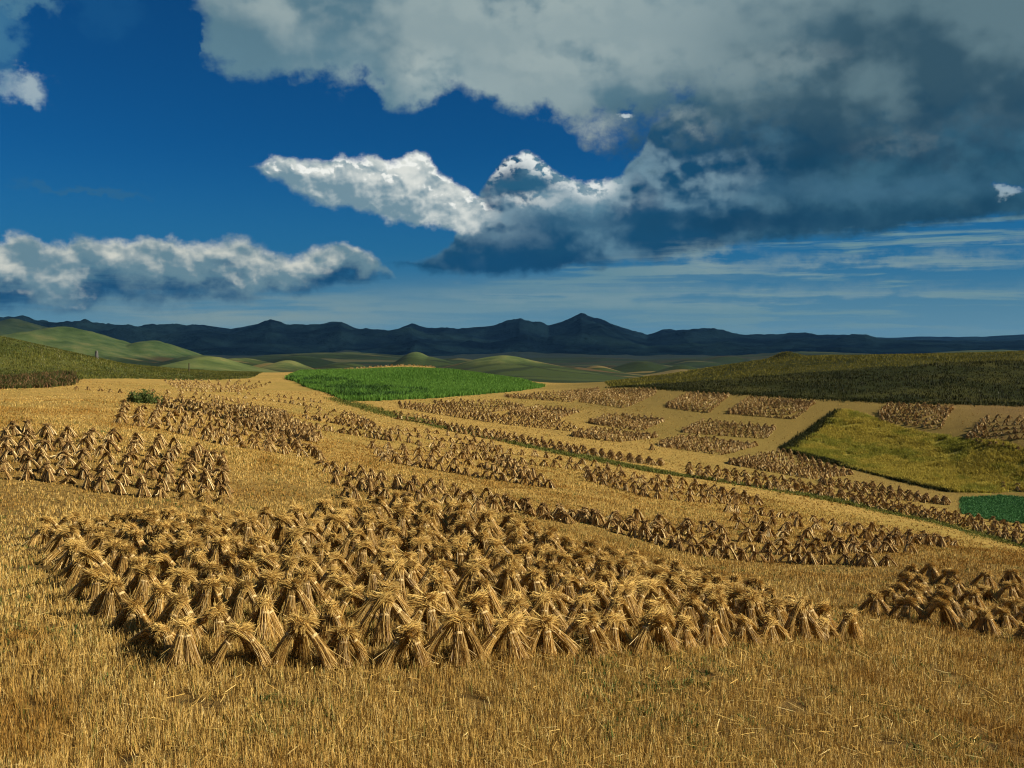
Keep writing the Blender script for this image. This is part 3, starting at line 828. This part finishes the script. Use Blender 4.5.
# keep what the picture can show
order = [i for i in order if -30 < px_of(stooks[i][0], stooks[i][1], float(H(stooks[i][0], stooks[i][1])))[0] < 1060]
near_ids = [i for i in order if stooks[i][3] < 6][:299]
near_set = set(near_ids)
def nth(n):
    return f"{n}{'th' if 10 <= n % 100 <= 20 else {1:'st',2:'nd',3:'rd'}.get(n % 10, 'th')}"
rows = {}
for i in near_ids: rows.setdefault((stooks[i][3], stooks[i][4]), []).append(i)
allrow = {}
for i in order:
    if stooks[i][3] < 6: allrow.setdefault((stooks[i][3], stooks[i][4]), []).append(i)
pos_in = {}
for key, l in allrow.items():
    l.sort(key=lambda i: px_of(stooks[i][0], stooks[i][1], 0)[0])
    for j, i in enumerate(l): pos_in[i] = (j + 1, len(l))
protos = []
def build_stook(vi, with_parts):
    look = VAR[vi][2]
    if not with_parts:
        return link('wheat_stook', SM[vi][1])
    e = bpy.data.objects.new('wheat_stook', None); col.objects.link(e); e.empty_display_size = .3
    for (a, b) in SM[vi][0]:
        sh = link('sheaf', a, e); link('straw_band', b, sh)
    return e
for i in near_ids:
    x, y, ta, pi, k, idx, n = stooks[i]
    vi = int(rng.integers(len(VAR)))
    d = math.hypot(x, y)
    o = build_stook(vi, d < 36)
    SHR = .93
    o.location = (x, y, float(H(x, y)) - .015)
    sc = rng.uniform(.86, 1.06) * (.72 if pi == 5 else .80 if d > 38 else .86)
    o.scale = (sc * rng.uniform(.95, 1.08) * (1.12 if pi == 5 else 1.02), sc, sc * rng.uniform(.92, 1.10) * (.82 if pi == 5 else 1.04 if pi == 0 else .95))
    o.rotation_euler = (rng.normal(0, .03), rng.normal(0, .03), ta + (math.pi if rng.random() < .5 else 0) + rng.normal(0, .16))
    j, nn = pos_in[i]
    rw = 'nearest row' if k == 0 else f'{nth(k + 1)} nearest row'
    where = PAT[pi][0]
    tag(o, f'{VAR[vi][2]} straw stook, {nth(j)} from left in {rw} of {where}', 'stook', 'straw stooks standing in rows on the stubble')

# farther stooks: one mass; each a small tent of four tapered bundles with ragged heads
def lod_stook(vi, fine):
    g = np.random.default_rng(300 + vi)
    hh, bases, _ = VAR[vi]
    JV = []; JF = []; JM = []; off = 0
    for (bx, by) in bases:
        bx *= .86; by *= .86
        base = np.array([bx, by, .01]); dn = math.hypot(bx, by); over = g.uniform(.10, .20)
        apex = np.array([g.normal(0, .05), g.normal(0, .05), hh * g.uniform(1.04, 1.16)])
        head = apex + np.array([-bx / dn * over, -by / dn * over, g.uniform(-.14, .0)])
        knee = np.array([bx * .42, by * .42, hh * 1.02]) + g.normal(0, .03, 3)
        (V, F, mi), _t = sheaf_mesh(g, base, knee, head, g.uniform(.15, .19), g.uniform(.07, .10), n=24 if fine else 8, wd=.030 if fine else .055)
        JV.append(V); JF.append(F + off); JM.append(mi); off += len(V)
    return np.vstack(JV), np.vstack(JF), np.concatenate(JM)
M_FAR = mat('straw_far')
finish(ramp(island(), [(0, (.30, .18, .06)), (.4, (.54, .36, .13)), (.8, (.74, .56, .24)), (1, (.82, .68, .38))]), .7, .2)
M_FAR2 = mat('shaded_ears_far')
finish(ramp(island(), [(0, (.11, .06, .022)), (.5, (.26, .155, .055)), (1, (.46, .31, .12))]), .8, .1)  # ears darkened to carry the ground shade between far stooks
M_FAR3 = mat('inner_far')
finish(S(node('ShaderNodeRGB').outputs[0]) if False else mix(.5, (.10, .055, .02), (.26, .15, .05)), .9, .05)
LODS = [[lod_stook(k, f) for k in range(len(VAR))] for f in (True, False)]
AV = []; AF = []; AM = []; off = 0
for i in order:
    if i in near_set: continue
    x, y, ta, pi, k, idx, n = stooks[i]
    d = math.hypot(x, y)
    V, F, M = LODS[0 if d < 90 else 1][int(rng.integers(len(VAR)))]
    a = ta + rng.normal(0, .15); c_, s_ = math.cos(a), math.sin(a); sc = rng.uniform(.84, 1.0) * float(np.interp(d, [40, 50, 80, 110, 150], [.76, .80, .76, .68, .66]))
    VV = np.stack([V[:, 0] * 1.06 * c_ - V[:, 1] * s_, V[:, 0] * 1.06 * s_ + V[:, 1] * c_, V[:, 2] * rng.uniform(.80, 1.0)], -1) * sc + np.array([x, y, float(H(x, y)) - .02])
    AV.append(VV); AF.append(F + off); AM.append(M); off += len(V)
o = link('distant_stooks', make_mesh('distant_stooks', np.vstack(AV), np.vstack(AF), [M_FAR, M_FAR2, M_FAR3], np.concatenate(AM)))
tag(o, 'farther rows of small straw stooks across the slopes', None, None, 'stuff')

# ------------------------------------------------------------------ stubble and litter
M_BL = blades_mat('stubble_stalks', [(0, (.10, .058, .015)), (.22, (.32, .195, .048)), (.55, (.57, .365, .095)), (.82, (.69, .475, .145)), (.92, (.80, .63, .27)), (.965, (.10, .13, .025)), (1, (.13, .17, .035))], (.64, .52, .36))
def keep(xy, mask): return xy[mask]
xy = np.vstack([fan(170000, 8.6, 70), fan(60000, 45, 150)])
r_ = np.hypot(xy[:, 0], xy[:, 1])
nz = fbm(xy[:, 0] / 1.1, xy[:, 1] / 1.1, 3, 41)
rowp = np.abs(((xy[:, 0] * .93 + xy[:, 1] * .36) / .28) % 1 - .5)
nz2 = fbm(xy[:, 0] / .45, xy[:, 1] / .45, 2, 49)
m = (nz + nz2 * .6 > -.29) & ((rowp > .12) | (rng.random(len(xy)) < .45)) & (gully_d(xy[:, 0], xy[:, 1]) > 1.0)
for pl in (LEFT, CROP, RIGHT, YEL, PATCH): m &= ~inside(pl, xy[:, 0], xy[:, 1])
xy = xy[m]; r_ = r_[m]
m = ~((xy[:, 0] > 18) & (xy[:, 1] + xy[:, 0] * .5 > 100) & (rng.random(len(xy)) < .75)); xy = xy[m]; r_ = r_[m]
hgt = np.interp(r_, [9, 26, 45, 150], [.20, .17, .13, .11]) * (1 + .9 * fbm(xy[:, 0] / 3, xy[:, 1] / 3, 2, 43))
o = blades('stubble', xy, hgt, np.maximum(.0065, r_ * .00046), .28, [M_BL], k=4, spread=.035)
tag(o, 'cut straw stubble covering the near field', None, None, 'stuff')
# small green weeds coming up through it
xy = fan(9000, 8.8, 60); xy = xy[fbm(xy[:, 0] / 1.6, xy[:, 1] / 1.6, 3, 47) > .06]
M_WD = blades_mat('weeds', [(0, (.030, .060, .012)), (.6, (.065, .115, .025)), (1, (.12, .17, .05))], trans=.15)
o = blades('green_weeds', xy, .13, .022, .6, [M_WD], k=6, spread=.05, seg=2); tag(o, 'small green weeds among the stubble', None, None, 'stuff')
# litter lying flat
xy = fan(15000, 8.8, 40)
n = len(xy); L = rng.uniform(.08, .30, n); a = rng.uniform(0, 6.28, n); z0 = H(xy[:, 0], xy[:, 1]) + rng.uniform(.0, .14, n)
dv = np.stack([np.cos(a) * L / 2, np.sin(a) * L / 2, rng.normal(0, .12, n) * L], -1); sv = np.stack([-np.sin(a), np.cos(a), rng.normal(0, .4, n)], -1) * .0045
b = np.stack([xy[:, 0], xy[:, 1], z0], -1)
V = np.stack([b - dv - sv, b - dv + sv, b + dv + sv, b + dv - sv], 1).reshape(-1, 3)
o = link('loose_straw', make_mesh('loose_straw', V, np.arange(4 * n).reshape(-1, 4), [M_BL])); tag(o, 'loose straw lying on the stubble', None, None, 'stuff')

# ------------------------------------------------------------------ grass and crops
def sample_region(pl, n, extra=None):
    x0, y0 = pl.min(0); x1, y1 = pl.max(0)
    out = []; got = 0
    while got < n:
        q = np.stack([rng.uniform(x0, x1, n * 2), rng.uniform(y0, y1, n * 2)], -1)
        q = q[inside(pl, q[:, 0], q[:, 1])]
        q = q[np.abs(np.arctan2(q[:, 0], q[:, 1])) < R(31)]
        if extra is not None: q = q[extra(q)]
        out.append(q); got += len(q)
    return np.vstack(out)[:n]
M_GR = blades_mat('hill_grass', [(0, (.036, .043, .006)), (.4, (.085, .094, .014)), (.75, (.145, .140, .025)), (.96, (.17, .14, .035)), (.99, (.24, .22, .14)), (1, (.30, .28, .2))], (.42, .50, .55))
M_LIT_TURF = blades_mat('lit_crest_turf', [(0, (.060, .056, .008)), (.5, (.145, .130, .018)), (.95, (.24, .20, .035)), (1, (.30, .26, .10))], (.6, .62, .5))
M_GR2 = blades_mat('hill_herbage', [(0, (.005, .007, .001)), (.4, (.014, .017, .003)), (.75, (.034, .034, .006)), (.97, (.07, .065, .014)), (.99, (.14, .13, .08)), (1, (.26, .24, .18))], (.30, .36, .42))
def pix_y(xy):
    return px_of(xy[:, 0], xy[:, 1], H(xy[:, 0], xy[:, 1]))[1]
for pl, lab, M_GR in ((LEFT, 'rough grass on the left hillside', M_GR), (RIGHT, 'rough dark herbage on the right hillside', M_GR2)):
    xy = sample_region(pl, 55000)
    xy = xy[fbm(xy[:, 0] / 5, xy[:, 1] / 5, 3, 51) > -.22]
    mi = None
    if M_GR is M_GR2:      # sunlit crest put into a lighter turf colour; the foot is coarse dark herbage
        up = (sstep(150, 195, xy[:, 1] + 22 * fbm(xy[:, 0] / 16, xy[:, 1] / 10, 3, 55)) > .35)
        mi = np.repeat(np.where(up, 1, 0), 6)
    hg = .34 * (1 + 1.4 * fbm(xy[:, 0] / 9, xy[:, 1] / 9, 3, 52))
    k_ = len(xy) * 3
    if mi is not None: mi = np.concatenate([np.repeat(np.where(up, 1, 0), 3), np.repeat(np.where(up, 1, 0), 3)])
    o = blades('grass', xy, hg, .062, .35, [M_GR, M_LIT_TURF], k=3, spread=.2, seg=2, midx=mi); tag(o, lab, None, None, 'stuff')
M_CR = blades_mat('green_crop', [(0, (.050, .125, .014)), (.5, (.105, .225, .030)), (1, (.17, .30, .055))], (.8, .85, .8), trans=.3)
xy = sample_region(CROP, 60000)
hg = .70 * (1 + .5 * fbm(xy[:, 0] / 6, xy[:, 1] / 6, 3, 61))
o = blades('green_crop', xy, hg, .07, .22, [M_CR], k=3, spread=.16, seg=2); tag(o, 'dense green crop on the low rise in the centre', None, None, 'stuff')
# a weedier, taller, darker strip along its left front
wx_ = sample_region(poly([(288,379.5),(345,399.5),(385,398.5),(430,396.5),(425,392),(380,388),(330,378)]), 2600)
wx_ = wx_[fbm(wx_[:, 0] / 2.6, wx_[:, 1] / 3.2, 3, 63) > .05]
M_CR2 = blades_mat('tall_weeds', [(0, (.018, .046, .008)), (.6, (.034, .085, .015)), (1, (.065, .13, .026))], trans=.15)
o = blades('tall_weeds', wx_, 1.0, .11, .3, [M_CR2], k=5, spread=.3, seg=2); tag(o, 'taller dark weeds in the front of the green crop', None, None, 'stuff')
M_YE = blades_mat('ripening_crop', [(0, (.14, .115, .018)), (.4, (.36, .295, .045)), (.75, (.52, .41, .070)), (1, (.62, .50, .11))], (.58, .72, .6), trans=.35)
xy = sample_region(YEL, 46000)
xy = xy[fbm(xy[:, 0] / 1.5, xy[:, 1] / 1.1, 3, 73) > -.19]
hg = .34 * (1 + 1.5 * fbm(xy[:, 0] / 1.6, xy[:, 1] / 1.2, 3, 71))
o = blades('ripening_crop', xy, hg, .042, .35, [M_YE], k=3, spread=.12, seg=2); tag(o, 'yellow-green ripening crop standing on the right slope', None, None, 'stuff')
xy = sample_region(PATCH, 9000)
M_PA = blades_mat('lush_crop', [(0, (.034, .115, .032)), (1, (.085, .215, .068))], trans=.2)
o = blades('lush_crop', xy, .24, .06, .25, [M_PA], k=3, spread=.08, seg=2); tag(o, 'lush blue-green crop patch near the right edge', None, None, 'stuff')
# gully line
t = rng.uniform(0, len(GUL) - 1, 7000).astype(int)
xy = GUL[t] + rng.normal(0, .75, (7000, 2)) * (1 + 1.2 * np.clip(fbm(GUL[t][:, 0] / 7, GUL[t][:, 1] / 7, 2, 81), -.3, 1))[:, None]
hg = .22 * (1 + 2.8 * np.clip(fbm(xy[:, 0] / 5, xy[:, 1] / 5, 3, 82), -.35, 1))
M_GU = blades_mat('gully_grass', [(0, (.060, .070, .012)), (.5, (.125, .140, .026)), (1, (.21, .20, .050))], trans=.25)
o = blades('gully_grass', xy, hg, .06, .4, [M_GU], k=3, spread=.1, seg=2); tag(o, 'strip of green grass along the gully', None, None, 'stuff')
# dark tufts added as the crop's shaded edge and the hill-foot ditch line
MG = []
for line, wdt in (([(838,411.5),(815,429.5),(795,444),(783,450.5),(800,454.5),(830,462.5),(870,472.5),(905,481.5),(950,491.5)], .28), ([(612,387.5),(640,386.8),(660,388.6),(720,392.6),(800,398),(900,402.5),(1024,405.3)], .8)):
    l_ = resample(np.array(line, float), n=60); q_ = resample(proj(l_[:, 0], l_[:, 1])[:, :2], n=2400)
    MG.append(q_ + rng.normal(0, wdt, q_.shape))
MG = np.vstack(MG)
M_MG = blades_mat('margin_shade_tufts', [(0, (.010, .014, .003)), (.6, (.026, .032, .007)), (1, (.060, .060, .014))])
o = blades('margin_shade_tufts', MG, .36 * (1 + 1.4 * fbm(MG[:, 0] / 4, MG[:, 1] / 4, 3, 86)), .07, .3, [M_MG], k=4, spread=.15, seg=2); tag(o, 'added dark tufts standing in for shaded field edges on the right', None, None, 'stuff')
# the dry weeds below the left hill
xy = sample_region(poly([(-40,381),(0,378),(30,377),(72,375.5),(78,380),(72,385.5),(40,388),(0,389),(-40,392)]), 5200)
M_WE = blades_mat('dry_weeds', [(0, (.024, .036, .008)), (.5, (.060, .066, .014)), (.72, (.11, .066, .026)), (1, (.22, .12, .06))])
o = blades('dry_weeds', xy, .6 * (1 + 2.2 * fbm(xy[:, 0] / 4, xy[:, 1] / 4, 3, 91)), .09, .3, [M_WE], k=4, spread=.2, seg=2); tag(o, 'red-brown dry weeds along the foot of the left hill', None, None, 'stuff')

# ------------------------------------------------------------------ single things
def leafy(name, loc, rx, ry, rz, n, m, leaf=.12, g=None):
    g = g or rng
    u = g.normal(0, 1, (n, 3)); u /= np.linalg.norm(u, axis=1)[:, None]; u[:, 2] = np.abs(u[:, 2])
    rad = g.uniform(.35, 1, n) ** .6 * (1 + .28 * np.sin(u[:, 0] * 7 + u[:, 1] * 5) + .18 * g.normal(0, 1, n))
    p_ = u * rad[:, None] * np.array([rx, ry, rz])
    a_ = g.normal(0, 1, (n, 3)); a_ /= np.linalg.norm(a_, axis=1)[:, None]; b_ = np.cross(a_, g.normal(0, 1, (n, 3))); b_ /= np.linalg.norm(b_, axis=1)[:, None]
    s_ = leaf * g.uniform(.6, 1.4, n)[:, None]
    V = np.stack([p_ - a_ * s_ * 1.4, p_ - b_ * s_ * .4, p_ + a_ * s_ * 1.4, p_ + b_ * s_ * .4], 1).reshape(-1, 3)
    return make_mesh(name, V, np.arange(4 * n).reshape(-1, 4), [m])
def tube(pts_, rs, q=6):
    pts_ = np.array(pts_, float); V = []; F = []
    for p_, r_ in zip(pts_, rs):
        for a_ in np.linspace(0, 2 * np.pi, q, endpoint=False): V.append(p_ + np.array([math.cos(a_) * r_, math.sin(a_) * r_, 0]))
    for i in range(len(pts_) - 1):
        for b_ in range(q): F.append([i * q + b_, i * q + (b_ + 1) % q, (i + 1) * q + (b_ + 1) % q, (i + 1) * q + b_])
    o_ = (len(pts_) - 1) * q
    for b_ in range(1, q - 2, 2): F.append([o_, o_ + b_, o_ + b_ + 1, o_ + b_ + 2])
    return np.array(V), np.array(F)
M_BUSH = mat('bush_leaves')
finish(ramp(island(), [(0, (.035, .060, .012)), (.5, (.085, .125, .026)), (1, (.15, .17, .048))]), .7, .2, trans=.3)
M_WOOD = mat('wood')
n1 = noise(S(node('ShaderNodeTexCoord').outputs['Object']), 8, 4, .6)
finish(mix(n1, (.030, .022, .016), (.085, .065, .045)), .9, .1, n1, .02)
bp = proj(143, 403)[0]
e = bpy.data.objects.new('bush', None); col.objects.link(e); e.location = bp
tag(e, 'low dark green bush alone in the stubble at left', 'bush')
link('foliage', leafy('foliage', bp, 1.2, .9, .85, 1700, M_BUSH, .09), e)
V, F = [], []
for k in range(7):
    a_ = k * .9; v_, f_ = tube([(0, 0, -.1), (math.cos(a_) * .35, math.sin(a_) * .3, .4), (math.cos(a_) * .9, math.sin(a_) * .7, .85)], [.04, .03, .01]); F.append(f_ + sum(len(q_) for q_ in V)); V.append(v_)
link('stem', make_mesh('stem', np.vstack(V), np.vstack(F), [M_WOOD]), e)
# slim post and standing stone on the left hill
M_STONE = mat('weathered_stone')
n1 = noise(S(node('ShaderNodeTexCoord').outputs['Object']), 5, 5, .65)
finish(mix(n1, (.05, .05, .045), (.20, .195, .175)), .9, .2, n1, .05)
pp_ = proj(189, 371.8)[0]
V, F = tube([(0, 0, -.2), (0, 0, .4), (.01, 0, 1.2), (.02, .01, 2.0), (.0, 0, 2.06)], [.15, .14, .13, .12, .07], 8)
o = link('marker_post', make_mesh('marker_post', V, F, [M_WOOD], smooth=False)); o.location = pp_
tag(o, 'slim dark upright post at the lower end of the left hillside', 'post')
ps_ = proj(96.5, 352)[0]
V, F = tube([(0, 0, -.2), (0, 0, .1), (0, 0, .9), (.03, 0, 1.35), (.02, 0, 1.55)], [.42, .38, .33, .28, .12], 7)
V[:, 1] *= .55; V += rng.normal(0, .015, V.shape)
o = link('standing_stone', make_mesh('standing_stone', V, F, [M_STONE])); o.location = ps_
tag(o, 'short weathered grey standing stone on the crest of the left hill', 'stone')

# ------------------------------------------------------------------ the air
def haze_box(r, z0, z1, dens):
    V = [(x, y, z) for z in (z0, z1) for (x, y) in ((-r, -r), (r, -r), (r, r), (-r, r))]
    F = [(3, 2, 1, 0), (4, 5, 6, 7), (0, 1, 5, 4), (1, 2, 6, 5), (2, 3, 7, 6), (3, 0, 4, 7)]
    m = bpy.data.materials.new('haze'); m.use_nodes = True; S.nt = m.node_tree; S.nt.nodes.clear()
    v = node('ShaderNodeVolumePrincipled'); v.inputs['Color'].default_value = (.13, .40, .88, 1); v.inputs['Density'].default_value = dens
    o_ = node('ShaderNodeOutputMaterial'); S.nt.links.new(v.outputs[0], o_.inputs['Volume'])
    o = link('haze', make_mesh('haze', np.array(V, float), np.array(F), [m])); tag(o, kind='stuff')
if HAZE: haze_box(13900, float(GV[:, 2].min()) - 1.5, float(GV[:, 2].max()) + 6, HAZE)
